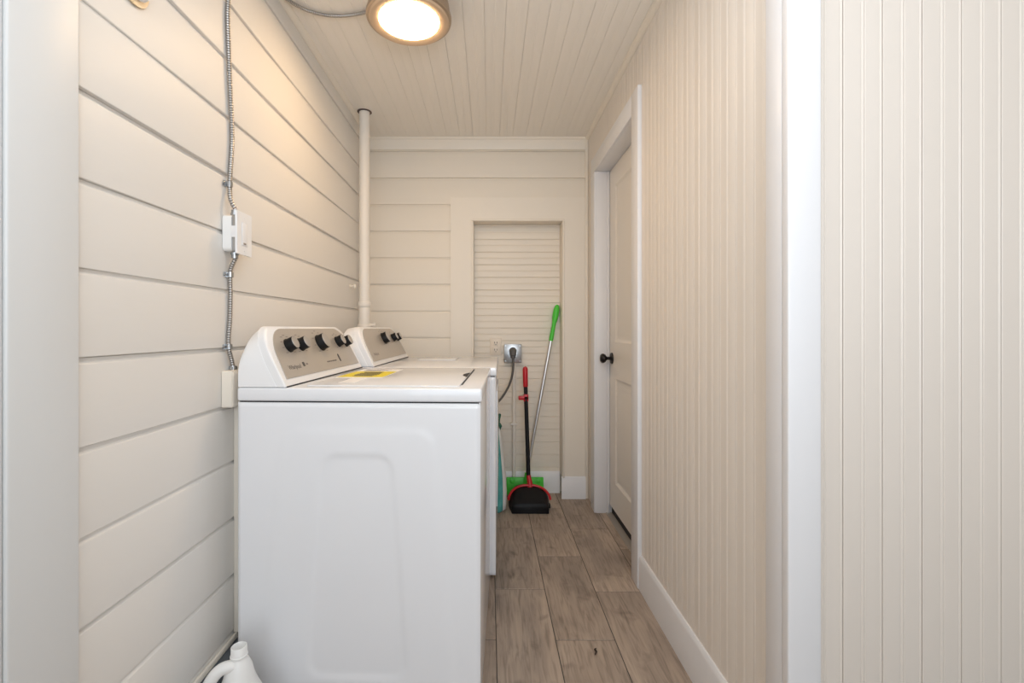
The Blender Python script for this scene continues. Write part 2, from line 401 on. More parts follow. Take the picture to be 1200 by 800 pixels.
moulding('baseboard_back_left', 'white', bt, (XL + 0.02, YC + 0.003, 0), (0, -1, 0), (0, 0, 1), (1, 0, 0), NX0 - 0.014 - XL - 0.02)

# door casing and jamb
XD = 0.7075                      # face of the door slab
XCf = XR - 0.017                 # casing face
CW = 0.092
t8 = struct('trim_8', 'white', XCf, XR + 0.002, DY0 - CW, DY0 - 0.002, 0.0, DZ + CW + 0.002, bev=0.003)
BX('casing_side', 'white', t8, XCf, XR + 0.002, DY1 + 0.002, DY1 + CW, 0.0, DZ + 0.001, bev=0.003)
BX('casing_head', 'white', t8, XCf, XR + 0.002, DY0 - 0.001, DY1 + CW, DZ + 0.002, DZ + CW, bev=0.003)
BX('jamb', 'white', t8, XR - 0.004, XD + 0.05, DY1, DY1 + 0.02, 0, DZ + 0.0, bev=0.001)
BX('jamb', 'white', t8, XR - 0.004, XD + 0.05, DY0 - 0.02, DY0, 0, DZ + 0.0, bev=0.001)
BX('jamb', 'white', t8, XR - 0.004, XD + 0.05, DY0 - 0.02, DY1 + 0.02, DZ, DZ + 0.02, bev=0.001)
BX('door_stop', 'white', t8, XD - 0.016, XD - 0.002, DY1 - 0.011, DY1 - 0.0002, 0, DZ - 0.001, bev=0.002)
th = struct('trim_9', 'threshold', XD - 0.024, XD + 0.04, DY0, DY1, 0.0, 0.006, bev=0.002)
# door slab with two moulded panels
d1 = empty('door_1', (XD, DY0, 0), kind='structure')
def door_slab():
    bm = bmesh.new(); W = DY1 - DY0 - 0.006; z0, z1 = 0.054, DZ - 0.004
    P = [(0.115, W - 0.115, 0.21, 0.80), (0.115, W - 0.115, 1.005, 1.885)]
    ys = [0.003, 0.003 + P[0][0], 0.003 + P[0][1], 0.003 + W]; zz = [z0, P[0][2], P[0][3], P[1][2], P[1][3], z1]
    vv = {(i, j): bm.verts.new((0, y, z)) for i, y in enumerate(ys) for j, z in enumerate(zz)}
    for i in range(3):
        for j in range(5):
            if i == 1 and j in (1, 3): continue
            bm.faces.new((vv[i, j], vv[i + 1, j], vv[i + 1, j + 1], vv[i, j + 1]))
    for j in (1, 3):
        ring = [vv[1, j], vv[2, j], vv[2, j + 1], vv[1, j + 1]]
        y0_, y1_, z0_, z1_ = ys[1], ys[2], zz[j], zz[j + 1]
        for ins, dep in ((0.004, 0.0025), (0.012, 0.008), (0.018, 0.0095), (0.028, 0.0095), (0.050, 0.0035), (0.054, 0.003)):
            nr = [bm.verts.new((dep, y, z)) for y, z in ((y0_ + ins, z0_ + ins), (y1_ - ins, z0_ + ins), (y1_ - ins, z1_ - ins), (y0_ + ins, z1_ - ins))]
            for q in range(4): bm.faces.new((ring[q], ring[(q + 1) % 4], nr[(q + 1) % 4], nr[q]))
            ring = nr
        bm.faces.new(ring)
    # back and edges
    bk = [bm.verts.new((0.035, y, z)) for y, z in ((ys[0], z0), (ys[3], z0), (ys[3], z1), (ys[0], z1))]
    bm.faces.new(bk)
    lo = [vv[i, 0] for i in range(4)]; hi = [vv[i, 5] for i in range(4)]; le = [vv[0, j] for j in range(6)]; ri = [vv[3, j] for j in range(6)]
    bm.faces.new(lo + [bk[1], bk[0]]); bm.faces.new(hi + [bk[2], bk[3]]); bm.faces.new(le + [bk[3], bk[0]]); bm.faces.new(ri + [bk[2], bk[1]])
    finish(bm, 'door_slab', 'door', d1, angle=18)
door_slab()
BX('gap_dark_strip', 'dark', d1, 0.012, 0.03, 0.004, DY1 - DY0 - 0.004, 0.0065, 0.054)  # added dark strip standing in for the unlit space under the door
kb = 2.695 - DY0
bm = bmesh.new(); lathe(bm, [(0.001, 0), (0.033, 0), (0.033, -0.003), (0.030, -0.008), (0.018, -0.011)], 28, (0, kb, 0.91), 'x'); ro = finish(bm, 'rose', 'knobblack', d1)
bm = bmesh.new(); lathe(bm, [(0.010, -0.009), (0.009, -0.028), (0.013, -0.034), (0.022, -0.040), (0.0275, -0.050), (0.0265, -0.060), (0.019, -0.067), (0.006, -0.070)], 28, (0, kb, 0.91), 'x')
finish(bm, 'door_knob', 'knobblack', d1)

# ------------------------------------------------------------------ appliances
def smooth01(t): t = max(0, min(1, t)); return t * t * (3 - 2 * t)
TOPZ = 0.914
def embossed_side(W, D):
    """near side of the cabinet: local y is the outward direction (-), x = across from front (0) to wall (-D)"""
    bm = bmesh.new(); nx, nz = 96, 110; z0, z1 = 0.02, 0.8735
    def rr(x, z, cx, hw_t, hw_b, zt, zb, rad):
        t = (zt - z) / (zt - zb); hw = hw_t + (hw_b - hw_t) * max(0, min(1, t)) ** 0.8
        qx = abs(x - cx) - (hw - rad); qz = abs(z - (zt + zb) / 2) - ((zt - zb) / 2 - rad)
        return math.hypot(max(qx, 0), max(qz, 0)) + min(max(qx, qz), 0) - rad
    V = []
    for j in range(nz + 1):
        row = []
        for i in range(nx + 1):
            x = -D * i / nx; z = z0 + (z1 - z0) * j / nz
            a = rr(x, z, -0.345, 0.222, 0.292, 0.812, 0.03, 0.06)
            b = rr(x, z, -0.345, 0.104, 0.150, 0.735, 0.10, 0.05)
            h = 0.0017 * smooth01(-a / 0.028) - 0.0036 * smooth01(-b / 0.020)
            e = min(-x, x + D, z - z0, z1 - z); h -= 0.007 * (1 - math.sqrt(max(0, 1 - (1 - min(1, e / 0.007)) ** 2)))
            row.append(bm.verts.new((x, -h, z)))
        V.append(row)
    for j in range(nz):
        for i in range(nx): bm.faces.new((V[j][i], V[j][i + 1], V[j + 1][i + 1], V[j + 1][i]))
    return bm
def console_shell(W, wb, D):
    """loft between the rounded fascia outline and the back outline; local: x toward front (+), y along, z up"""
    zb, zt = TOPZ + 0.0015, TOPZ + 0.173
    def outline(a, b, n=14, inset=0.0, top=0.0):
        pts = [(inset, 0.0)]
        hgt = zt - zb - top
        for k in range(n + 1):
            t = k / n * math.pi / 2
            pts.append((inset + a * (1 - math.cos(t)), hgt - b + b * math.sin(t)))
        return pts + [(W - y, z) for y, z in pts[::-1]]
    def ring(o, xf): return [Vector((xf(z), y, zb + z)) for y, z in o]
    front = lambda z: -wb - 0.50 * z
    fo = outline(0.085, 0.105); fo2 = outline(0.095, 0.115, inset=0.0035)
    bkx = lambda z: -D + 0.003
    rings = [ring(fo, lambda z: front(z) - 0.004), ring(fo, lambda z: front(z) - 0.010), ring(fo2, lambda z: front(z) - 0.026), ring(fo2, lambda z: front(z) - 0.029)]
    NR = 8
    for q in range(NR + 1):
        t = q / NR; w_ = t ** 1.2
        o_ = outline(0.100 + 0.070 * w_, 0.116 + 0.008 * w_, inset=0.002, top=0.0005 + 0.004 * w_ + (0.010 if q == NR else 0))
        rings.append([Vector(((1 - t) * (front(z) - 0.0295) + t * min(bkx(z), front(z) - 0.04), y, zb + z)) for y, z in o_])
    # fascia face, pulled in a little so the rim is rounded
    fi = [Vector((front(z), y, zb + z)) for y, z in outline(0.082, 0.100, inset=0.004, top=0.004)]
    bm = bmesh.new(); R_ = [[bm.verts.new(p) for p in r] for r in [fi] + rings]; n = len(fi)
    for a, b in zip(R_, R_[1:]):
        for q in range(n):
            bm.faces.new((a[q], a[(q + 1) % n], b[(q + 1) % n], b[q]))
    bm.faces.new(R_[0]); bm.faces.new(R_[-1][::-1])
    return bm
def appliance(name, P0, th, W, D, wb, knobs, label, cat, washer):
    t = empty(name, (P0[0], P0[1], 0), -R(th), label=label, cat=cat)
    # local frame: x=0 front face, x=-D rear; y=0 near side, y=W far side
    BX('cabinet', 'enamel', t, -D, 0.0, 0.0085, W, 0.02, 0.8735, bev=0.005)
    sp = finish(embossed_side(W, D), 'side_panel', 'enamel', t, angle=60)
    BX('seam_shadow', 'dark', t, -D + 0.006, -0.005, 0.006, W - 0.006, 0.870, 0.880)
    for x in (-D + 0.06, -0.06):
        for y in (0.06, W - 0.06):
            bm = bmesh.new(); lathe(bm, [(0.02, 0), (0.022, 0.004), (0.018, 0.012), (0.008, 0.014), (0.008, 0.024)], 14, (x, y, 0)); finish(bm, 'foot', 'black', t)
    BX('top_panel', 'enamel', t, -D + 0.001, 0.004, -0.001, W + 0.001, 0.8765, TOPZ, bev=0.006, seg=3)
    c = finish(console_shell(W, wb, D), 'console', 'plastic_white', t, angle=40)
    BX('console_gap', 'dark', t, -wb - 0.004, -wb + 0.0015, 0.004, W - 0.004, TOPZ - 0.001, TOPZ + 0.0035)
    # silver control panel on the sloping fascia: frame with origin on the slope foot
    slope = math.atan(0.50)
    E = lambda u, h, o: Vector((-wb - 0.50 * h + o * math.cos(slope), u, TOPZ + 0.0015 + h + o * math.sin(slope)))
    bm = bmesh.new(); out = []
    h0, h1 = 0.020, 0.1635; u0 = 0.022; n = 14
    arch = [(u0, h0)] + [(u0 + 0.006 + 0.100 * (1 - math.cos(k / n * math.pi / 2)), h1 - 0.095 + 0.095 * math.sin(k / n * math.pi / 2)) for k in range(n + 1)]
    arch = arch + [(W - u, h) for u, h in arch[::-1]]
    prism(bm, [E(u, h, 0.0002) for u, h in arch], E(0, 0, 0.0022) - E(0, 0, 0))
    pan = finish(bm, 'control_panel', 'panel', c, angle=30)
    for u, h, r in knobs:
        dep = 0.028
        bm = bmesh.new(); fr0 = [E(u, h, 0.0022), E(u, h, 0.006), E(u, h, 0.0065), E(u, h, dep - 0.001), E(u, h, dep)]
        ax = (E(0, 0, 1) - E(0, 0, 0)).normalized(); s1 = Vector((0, 1, 0)); s2 = ax.cross(s1).normalized(); K = 30
        rad = [r * 1.0, r * 1.0, r * 0.93, r * 0.90, r * 0.88]; rings = []
        for p, rr_ in zip(fr0, rad):
            rings.append([bm.verts.new(p + s1 * math.cos(2 * math.pi * q / K) * rr_ + s2 * math.sin(2 * math.pi * q / K) * rr_) for q in range(K)])
        for a, b in zip(rings, rings[1:]):
            for q in range(K): bm.faces.new((a[q], a[(q + 1) % K], b[(q + 1) % K], b[q]))
        bm.faces.new(rings[0][::-1]); f = bm.faces.new(rings[-1])
        kn = finish(bm, 'knob', 'black', t, angle=35)
        bm = bmesh.new(); a_ = [bm.verts.new(E(u, h, dep) + s1 * math.cos(2 * math.pi * q / K) * r * 0.86 + s2 * math.sin(2 * math.pi * q / K) * r * 0.86) for q in range(K)]
        b_ = [bm.verts.new(E(u, h, dep + 0.0015) + s1 * math.cos(2 * math.pi * q / K) * r * 0.83 + s2 * math.sin(2 * math.pi * q / K) * r * 0.83) for q in range(K)]
        for q in range(K): bm.faces.new((a_[q], a_[(q + 1) % K], b_[(q + 1) % K], b_[q]))
        bm.faces.new(b_); bm.faces.new(a_[::-1])
        finish(bm, 'knob_face', 'knobface', kn, angle=35)
        BXp = bmesh.new()   # printed settings around the knob
        for q in range(9):
            a = R(-40 + q * 32.5); rr_ = r * 1.45
            if q in (3, 4, 5) and r < 0.028: rr_ = r * 1.5
            cu, ch = u + math.sin(a) * rr_, h + math.cos(a) * rr_ * -1 + 0
            cu, ch = u - math.cos(a) * rr_, h + math.sin(a) * rr_ * 0.95
            wu, wh = 0.0075, 0.0011
            if not (0.02 < ch < 0.158): continue
            prism(BXp, [E(cu - wu, ch - wh, 0.0023), E(cu + wu, ch - wh, 0.0023), E(cu + wu, ch + wh, 0.0023), E(cu - wu, ch + wh, 0.0023)], E(0, 0, 0.0002) - E(0, 0, 0))
        tag(finish(BXp, 'setting_marks', 'faintprint', c, smooth=False), kind='stuff')
    return t, c, E
def text_on(E, s, u, h, size, parent, m='print', name='lettering', sx=0.92):
    cu = bpy.data.curves.new(name, 'FONT'); cu.body = s; cu.size = size; cu.extrude = 0.00015; cu.offset = -0.0002
    tmp = bpy.data.objects.new('tmp', cu); COL.objects.link(tmp); bpy.context.view_layer.update()
    me = bpy.data.meshes.new_from_object(tmp); bpy.data.objects.remove(tmp)
    o0 = E(0, 0, 0); eu = (E(1, 0, 0) - o0).normalized(); eh = (E(0, 1, 0) - o0).normalized(); en = (E(0, 0, 1) - o0).normalized()
    for v in me.vertices:
        v.co = E(u, h, 0.0026) + eu * v.co.x * sx + eh * v.co.y + en * v.co.z
    me.materials.clear(); me.materials.append(M[m]); me.name = name
    o = link(name, me, parent); return o

wash, wc, E = appliance('washing_machine', (-0.0235, 1.295), 2.3, 0.690, 0.688, 0.546,
    [(0.124, 0.111, 0.0225), (0.208, 0.111, 0.0225), (0.370, 0.112, 0.031), (0.543, 0.111, 0.0225), (0.624, 0.109, 0.0225)],
    'white top-loading washing machine with five knobs and a yellow label, nearer to the camera', 'washing machine', True)
text_on(E, 'Whirlpool', 0.062, 0.042, 0.021, wc)
bm = bmesh.new()
for du in (0, 0.008): 
    prism(bm, [E(0.160 + du, 0.045, 0.0024), E(0.1665 + du, 0.045, 0.0024), E(0.1665 + du, 0.058, 0.0024), E(0.160 + du, 0.058, 0.0024)], E(0, 0, 0.0003) - E(0, 0, 0))
finish(bm, 'emblem', 'print', wc, smooth=False)
bm = bmesh.new()
prism(bm, [E(0.183, 0.048, 0.0024), E(0.197, 0.048, 0.0024), E(0.197, 0.053, 0.0024), E(0.183, 0.053, 0.0024)], E(0, 0, 0.0003) - E(0, 0, 0)); finish(bm, 'small_print', 'faintprint', wc, smooth=False)
for q in range(6):
    u = 0.355 + q * 0.0155; bm = bmesh.new()
    prism(bm, [E(u, 0.044, 0.0023), E(u + 0.010, 0.044, 0.0023), E(u + 0.010, 0.048, 0.0023), E(u, 0.048, 0.0023)], E(0, 0, 0.0006) - E(0, 0, 0)); finish(bm, 'status_light', 'print', wc, smooth=False)
bm = bmesh.new(); prism(bm, [E(0.480 + 0.005 * math.cos(a), 0.053 + 0.014 * math.sin(a), 0.0022) for a in [2 * math.pi * q / 20 for q in range(20)]], E(0, 0, 0.002) - E(0, 0, 0)); finish(bm, 'start_button', 'print', wc)
# washer lid with its lifting notch and stickers
lid = BX('lid', 'enamel', wash, -0.505, -0.062, 0.040, 0.650, TOPZ - 0.0005, TOPZ + 0.0035, bev=0.0030, seg=3)
bm = bmesh.new()
prism(bm, [(-0.0625, 0.085, TOPZ), (-0.0575, 0.085, TOPZ), (-0.0575, 0.60, TOPZ), (-0.0625, 0.60, TOPZ)], (0, 0, 0.0007)); finish(bm, 'lid_gap', 'dark', wash, smooth=False)
bm = bmesh.new()
pts = [(-0.0625 - 0.020 * math.sin(math.pi * q / 14) ** 0.7, 0.285 + 0.15 * q / 14) for q in range(15)]
prism(bm, [(x, y, TOPZ + 0.0034) for x, y in pts], (0, 0, 0.0004)); finish(bm, 'finger_notch', 'dark', lid, smooth=False)
def sheet(name, m, parent, x0, x1, y0, y1, z, t=0.0004):
    bm = bmesh.new(); prism(bm, [(x0, y0, z), (x1, y0, z), (x1, y1, z), (x0, y1, z)], (0, 0, t)); return finish(bm, name, m, parent, smooth=False)
LZ = TOPZ + 0.0036
lb = sheet('paper_label', 'paper', lid, -0.500, -0.340, 0.235, 0.560, LZ)
sheet('paper_tab', 'paper', lid, -0.435, -0.385, 0.100, 0.234, LZ)
sheet('yellow_band', 'yellow', lb, -0.497, -0.343, 0.262, 0.462, LZ + 0.0005)
bm = bmesh.new()
for q in range(9):
    y = 0.285 + q * 0.018; a = random.uniform(0, 0.012)
    prism(bm, [(-0.462 + a, y, LZ + 0.0010), (-0.378 - a, y, LZ + 0.0010), (-0.378 - a, y + 0.010, LZ + 0.0010), (-0.462 + a, y + 0.010, LZ + 0.0010)], (0, 0, 0.0003))
tag(finish(bm, 'label_print', 'print', lb, smooth=False), kind='stuff')
bm = bmesh.new()
for q in range(4):
    y = 0.485 + q * 0.017
    prism(bm, [(-0.478, y, LZ + 0.0005), (-0.41 + 0.01 * q, y, LZ + 0.0005), (-0.41 + 0.01 * q, y + 0.006, LZ + 0.0005), (-0.478, y + 0.006, LZ + 0.0005)], (0, 0, 0.0003))
tag(finish(bm, 'label_print', 'faintprint', lb, smooth=False), kind='stuff')

dry, dc, E2 = appliance('tumble_dryer', (0.029, 2.012), 1.8, 0.722, 0.690, 0.524,
    [(0.364, 0.113, 0.031), (0.560, 0.113, 0.0225), (0.655, 0.113, 0.0225)],
    'white tumble dryer with three knobs, standing behind the washing machine', 'tumble dryer', False)
text_on(E2, 'Whirlpool', 0.070, 0.042, 0.021, dc, 'faintprint')
BX('dryer_door', 'enamel', dry, 0.0005, 0.006, 0.10, 0.62, 0.28, 0.80, bev=0.002)
BX('lint_door', 'enamel', dry, -0.42, -0.22, 0.45, 0.68, TOPZ - 0.0005, TOPZ + 0.003, bev=0.0025)

# ------------------------------------------------------------------ ceiling lamp
lp = empty('ceiling_lamp', (-0.298, 1.755, H), label='round flush ceiling lamp with bronze-nickel rim and glowing white diffuser', cat='lamp')
bm = bmesh.new(); lathe(bm, [(0.145, 0.002), (0.150, -0.020), (0.150, -0.050), (0.156, -0.052), (0.158, -0.060), (0.156, -0.068), (0.150, -0.071), (0.147, -0.0705)], 64)
finish(bm, 'rim', 'nickel', lp)
def annulus(prof, n=64):
    bm = bmesh.new(); rings = [[bm.verts.new((r * math.cos(2 * math.pi * k / n), r * math.sin(2 * math.pi * k / n), h)) for k in range(n)] for r, h in prof]
    m = len(rings)
    for i in range(m):
        a, b = rings[i], rings[(i + 1) % m]
        for k in range(n): bm.faces.new((a[k], a[(k + 1) % n], b[(k + 1) % n], b[k]))
    return bm
finish(annulus([(0.149, -0.070), (0.144, -0.077), (0.138, -0.078), (0.116, -0.074), (0.112, -0.072), (0.112, -0.069)]), 'inner_ring', 'nickel_face', lp)
bm = bmesh.new(); lathe(bm, [(0.1115, -0.0708), (0.110, -0.0735), (0.10, -0.0765), (0.05, -0.0795), (0.004, -0.080)], 48); finish(bm, 'diffuser', 'glow', lp, angle=60)

# ------------------------------------------------------------------ conduit, switch and junction box
def ribbed(name, pts, parent=None):
    path = resample(spline(pts, 14), 0.00175)
    bm = bmesh.new(); rad = [0.0068 if (i % 4) < 2 else 0.0054 for i in range(len(path))]
    tube(bm, path, rad, 10, mi=lambda i: 0 if (i % 4) in (0, 1, 3) and (i % 4) != 3 else (1 if (i % 4) == 2 else 0))
    o = finish(bm, name, ['conduit', 'conduit_dark'], parent, angle=80); return o
xw = XL + 0.0085
def wp(px, py, x=xw):             # a point on the wall plane x
    Y = x * 550 / (px - 573); return (x, Y, EYE + (385 - py) * Y / 550)
c1 = empty('flexible_conduit', (xw, 1.39, 1.4), label='flexible steel conduit from the ceiling lamp down the left wall into the light switch', cat='conduit')
def rel(o, pts): return [tuple(Vector(p) - Vector(o.location)) for p in pts]
p1 = [(-0.440, 1.775, 2.286), (-0.50, 1.802, 2.288), (-0.57, 1.815, 2.289), (-0.64, 1.808, 2.289), (-0.70, 1.775, 2.288), (-0.738, 1.70, 2.278), (-0.756, 1.60, 2.262), (xw, 1.50, 2.235), (xw, 1.425, 2.19), (xw, 1.388, 2.12),
      wp(267, 8), wp(268, 60), wp(270, 110), wp(272, 160), wp(270, 200), wp(269, 218), (xw + 0.008, 1.368, EYE + (385 - 234) * 1.37 / 550), (-0.744, 1.378, EYE + 0.348)]
ribbed('steel_hose', rel(c1, p1), c1)
def strap(parent, loc):
    bm = bmesh.new(); x, y, z = loc; pr = [(0.0, 0.0215), (0.0, 0.0015 + 0.007)]
    pts = [(XL, y - 0.024), (XL, y - 0.022)]
    prof = [(0.001, -0.022), (0.001, -0.0085)] + [(0.0085 + 0.0075 * math.sin(a), 0.0085 * -math.cos(a)) for a in [math.pi * q / 10 for q in range(0, 11)]]
    o = [(XL + a + 0.001, y + b, z - 0.007) for a, b in prof]
    i = [(XL + max(a - 0.0012, 0), y + b * 0.88, z - 0.007) for a, b in prof[::-1]]
    prism(bm, [Vector(p) - parent.location for p in o + i], (0, 0, 0.014)); finish(bm, 'strap', 'steel', parent, angle=40)
    bm = bmesh.new(); lathe(bm, [(0.0045, 0), (0.0045, 0.002), (0.002, 0.0035)], 12, Vector((XL + 0.002, y - 0.016, z)) - parent.location, 'x'); finish(bm, 'screw', 'steel', parent)
strap(c1, wp(269, 216))
# switch box
ZS = EYE + (385 - 275) * 1.385 / 550
sb = empty('light_switch', (XL, 1.383, ZS), label='white light switch on a surface-mounted metal box, left wall above the washing machine', cat='light switch')
def rbox(name, m, parent, x0, x1, y0, y1, z0, z1, r, seg=4):
    """box along x with rounded yz outline"""
    pts = []
    for cy, cz, a0 in ((y1 - r, z1 - r, 0), (y0 + r, z1 - r, 90), (y0 + r, z0 + r, 180), (y1 - r, z0 + r, 270)):
        for q in range(seg + 1):
            a = R(a0 + 90 * q / seg); pts.append((x0, cy + r * math.cos(a), cz + r * math.sin(a)))
    bm = bmesh.new(); prism(bm, pts, (x1 - x0, 0, 0)); return finish(bm, name, m, parent, angle=50)
rbox('box_body', 'jug', sb, 0.0005, 0.026, -0.030, 0.030, -0.052, 0.052, 0.012)
rbox('box_front', 'steel', sb, 0.026, 0.043, -0.027, 0.027, -0.054, 0.054, 0.006)
BX('box_ear', 'plastic_white', sb, 0.026, 0.043, -0.0315, -0.0265, -0.013, 0.020, bev=0.001)
cp = rbox('cover_plate', 'plastic_white', sb, 0.0431, 0.049, -0.041, 0.041, -0.061, 0.063, 0.003)
BX('switch_rocker', 'plastic_white', cp, 0.049, 0.0510, -0.016, 0.016, -0.034, 0.034, bev=0.0015)
BX('dimmer_slot', 'faintprint', cp, 0.0510, 0.0517, -0.010, 0.004, -0.031, -0.026)
for z in (-0.048, 0.048):
    bm = bmesh.new(); lathe(bm, [(0.003, 0.0488), (0.003, 0.0497), (0.001, 0.0500)], 10, (0, 0, z), 'x'); finish(bm, 'screw', 'plastic_white', cp)
for z, n_ in ((0.054, 1), (-0.054, -1)):
    bm = bmesh.new(); tube(bm, [(0.022, -0.004, z), (0.022, -0.004, z + n_ * 0.007), (0.022, -0.004, z + n_ * 0.0071), (0.022, -0.004, z + n_ * 0.017)], [0.0115, 0.0115, 0.0095, 0.0095], 12)
    finish(bm, 'connector', 'steel', sb)
# lower run
c2 = empty('flexible_conduit', (xw, 1.385, 1.05), label='short flexible steel conduit between the light switch and the painted box behind the washer', cat='conduit')
p2 = [(-0.746, 1.380, ZS - 0.071), wp(270, 318), wp(270, 345), wp(269.5, 372), wp(268, 393), wp(268, 407), wp(271, 420), wp(273, 429)]
ribbed('steel_hose', rel(c2, p2), c2)
strap(c2, wp(270, 322)); strap(c2, wp(268.5, 406))
q_ = Vector(wp(273.2, 431)) - c2.location
bm = bmesh.new(); tube(bm, [q_ + Vector((0, 0, 0.006)), q_ + Vector((0, 0, -0.014))], 0.010, 12); finish(bm, 'connector', 'steel', c2)
BX('screw_lug', 'steel', c2, q_.x - 0.003, q_.x + 0.004, q_.y - 0.016, q_.y + 0.018, q_.z - 0.006, q_.z + 0.004, bev=0.0015)
jb = empty('junction_box', (XL, 1.375, 0.905), label='cream painted narrow metal box under the flexible conduit at the washer\'s rear corner', cat='electrical box')
rbox('box_body', 'cream', jb, 0.0005, 0.030, -0.026, 0.020, -0.053, 0.053, 0.005)
BX('cover', 'cream', jb, 0.030, 0.033, -0.024, 0.018, -0.050, 0.050, bev=0.001)
for z in (-0.046, 0.046):
    bm = bmesh.new(); lathe(bm, [(0.003, 0.033), (0.003, 0.0342), (0.001, 0.0345)], 10, (0, -0.003, z), 'x'); finish(bm, 'screw', 'cream', jb)
rw = empty('cable_raceway', (XL, 1.425, 0), label='tall cream painted raceway strip on the wall, mostly hidden behind the washing machine', cat='cable raceway')
BX('channel', 'cream', rw, 0.0265, 0.044, -0.016, 0.016, 0.166, 0.955, bev=0.002)
BX('backing_strip', 'cream', rw, 0.0005, 0.0264, -0.011, 0.011, 0.166, 0.95, bev=0.001)

# small things on the left wall
pg = empty('wall_peg', (XL, 2.595, EYE + 0.235), label='small cream painted round peg on the left wall beside the corner pipe', cat='peg')
bm = bmesh.new(); lathe(bm, [(0.011, 0.0005), (0.011, 0.003), (0.006, 0.005), (0.006, 0.018), (0.012, 0.022), (0.014, 0.028), (0.010, 0.034), (0.002, 0.036)], 20, (0, 0, 0), 'x')
finish(bm, 'peg_knob', 'cream', pg)
hk = empty('wall_hook', (XL, 1.012, EYE + 0.742), label='metal loop hook on a tan plate at the top of the left wall', cat='hook')
bm = bmesh.new(); prism(bm, [(0.0008, 0.044 * math.cos(a), -0.002 + 0.040 * math.sin(a)) for a in [2 * math.pi * q / 28 for q in range(28)]], (0.004, 0, 0)); finish(bm, 'back_plate', 'brass', hk)
bm = bmesh.new(); lathe(bm, [(0.016, 0.004), (0.018, 0.010), (0.014, 0.022), (0.003, 0.026)], 20, (0, 0.012, -0.010), 'x'); finish(bm, 'ball_end', 'plastic_white', hk)
bm = bmesh.new(); tube(bm, spline([(0.005, -0.020, 0.03), (0.030, -0.030, 0.012), (0.036, -0.026, -0.016), (0.024, -0.014, -0.026), (0.006, -0.008, -0.018)], 8), 0.0035, 8); finish(bm, 'wire_loop', 'steel', hk)

# corner pipe
pp = empty('drain_pipe', (-0.700, 2.64, 0), label='cream painted vertical pipe with a coupling, in the far left corner', cat='pipe')
bm = bmesh.new(); tube(bm, [(0, 0, 0.001), (0, 0, 1.06)], 0.024, 24); finish(bm, 'lower_pipe', 'pvc', pp)
bm = bmesh.new(); tube(bm, [(0, 0, 1.22), (0, 0, H - 0.002)], 0.029, 24); finish(bm, 'upper_pipe', 'pvc', pp)
bm = bmesh.new(); lathe(bm, [(0.020, 1.075), (0.036, 1.076), (0.038, 1.080), (0.038, 1.100), (0.036, 1.104), (0.032, 1.108), (0.031, 1.20), (0.035, 1.204), (0.037, 1.208), (0.037, 1.226), (0.035, 1.230), (0.028, 1.231)], 28); finish(bm, 'coupling', 'pvc', pp)
bm = bmesh.new(); lathe(bm, [(0.010, 0), (0.010, 0.022), (0.014, 0.023), (0.014, 0.033)], 14, (0.030, 0, 1.10), 'x'); finish(bm, 'cleanout_plug', 'pvc', pp)
bm = bmesh.new(); lathe(bm, [(0.030, H - 0.004), (0.040, H - 0.003), (0.040, H - 0.0005)], 24); finish(bm, 'ceiling_collar', 'collar_dark', pp)

# ------------------------------------------------------------------ outlets on the niche panel
def nx(px): return (px - 573) * YP / 550
def nz(py): return EYE + (385 - py) * YP / 550
ot = empty('wall_outlet', (nx(581), YP - 0.001, nz(406)), label='ivory duplex wall outlet on the beadboard panel, left of the steel socket', cat='outlet')
BX('face_plate', 'ivory', ot, -0.037, 0.037, -0.006, 0.0, -0.057, 0.057, bev=0.002)
for z in (0.023, -0.023):
    s_ = BX('socket', 'ivory', ot, -0.016, 0.016, -0.008, -0.006, z - 0.016, z + 0.016, bev=0.001)
    BX('slot', 'print', s_, -0.0095, -0.006, -0.0085, -0.0078, z - 0.002, z + 0.009); BX('slot', 'print', s_, 0.006, 0.0095, -0.0085, -0.0078, z - 0.002, z + 0.009)
    BX('slot', 'print', s_, -0.0025, 0.0025, -0.0085, -0.0078, z - 0.012, z - 0.007)
so = empty('dryer_socket', (nx(600.5), YP - 0.001, nz(413.5)), label='square galvanised steel dryer socket box with a black plug in it', cat='socket')
BX('steel_box', 'steel', so, -0.055, 0.055, -0.040, 0.0, -0.058, 0.058, bev=0.003)
fp = bmesh.new()   # raised cover with an embossed cross-shaped field
box(fp, -0.057, 0.057, -0.043, -0.040, -0.060, 0.060, bev=0.0012)
finish(fp, 'cover_plate', 'steel', so)
bm = bmesh.new(); lathe(bm, [(0.034, -0.0430), (0.032, -0.0455), (0.026, -0.046)], 32, (0, 0, 0), 'y'); finish(bm, 'receptacle', 'steel', so)
for a in (-1, 1):
    for b in (-1, 1):
        bm = bmesh.new(); lathe(bm, [(0.004, -0.043), (0.004, -0.0445)], 10, (a * 0.047, 0, b * 0.049), 'y'); finish(bm, 'screw', 'steel', so)
bpy.context.view_layer.update()
CO = Vector((nx(600.5), YP - 0.05, nz(413.5))); inv = dry.matrix_world.inverted()
cw = lambda pts: [inv @ (CO + Vector(p)) for p in pts]
bm = bmesh.new(); tube(bm, cw(spline([(0, -0.026, -0.028), (0.002, -0.030, -0.07), (-0.006, -0.034, -0.14), (-0.03, -0.045, -0.21), (-0.072, -0.07, -0.275), (-0.12, -0.09, -0.33), (-0.15, -0.10, -0.42), (-0.15, -0.10, -0.52), (-0.16, -0.11, -0.72)], 8)), 0.0075, 10)
cab = tag(finish(bm, 'power_cord', 'cord', dry), label='thick dark grey cord plugged into the steel socket')
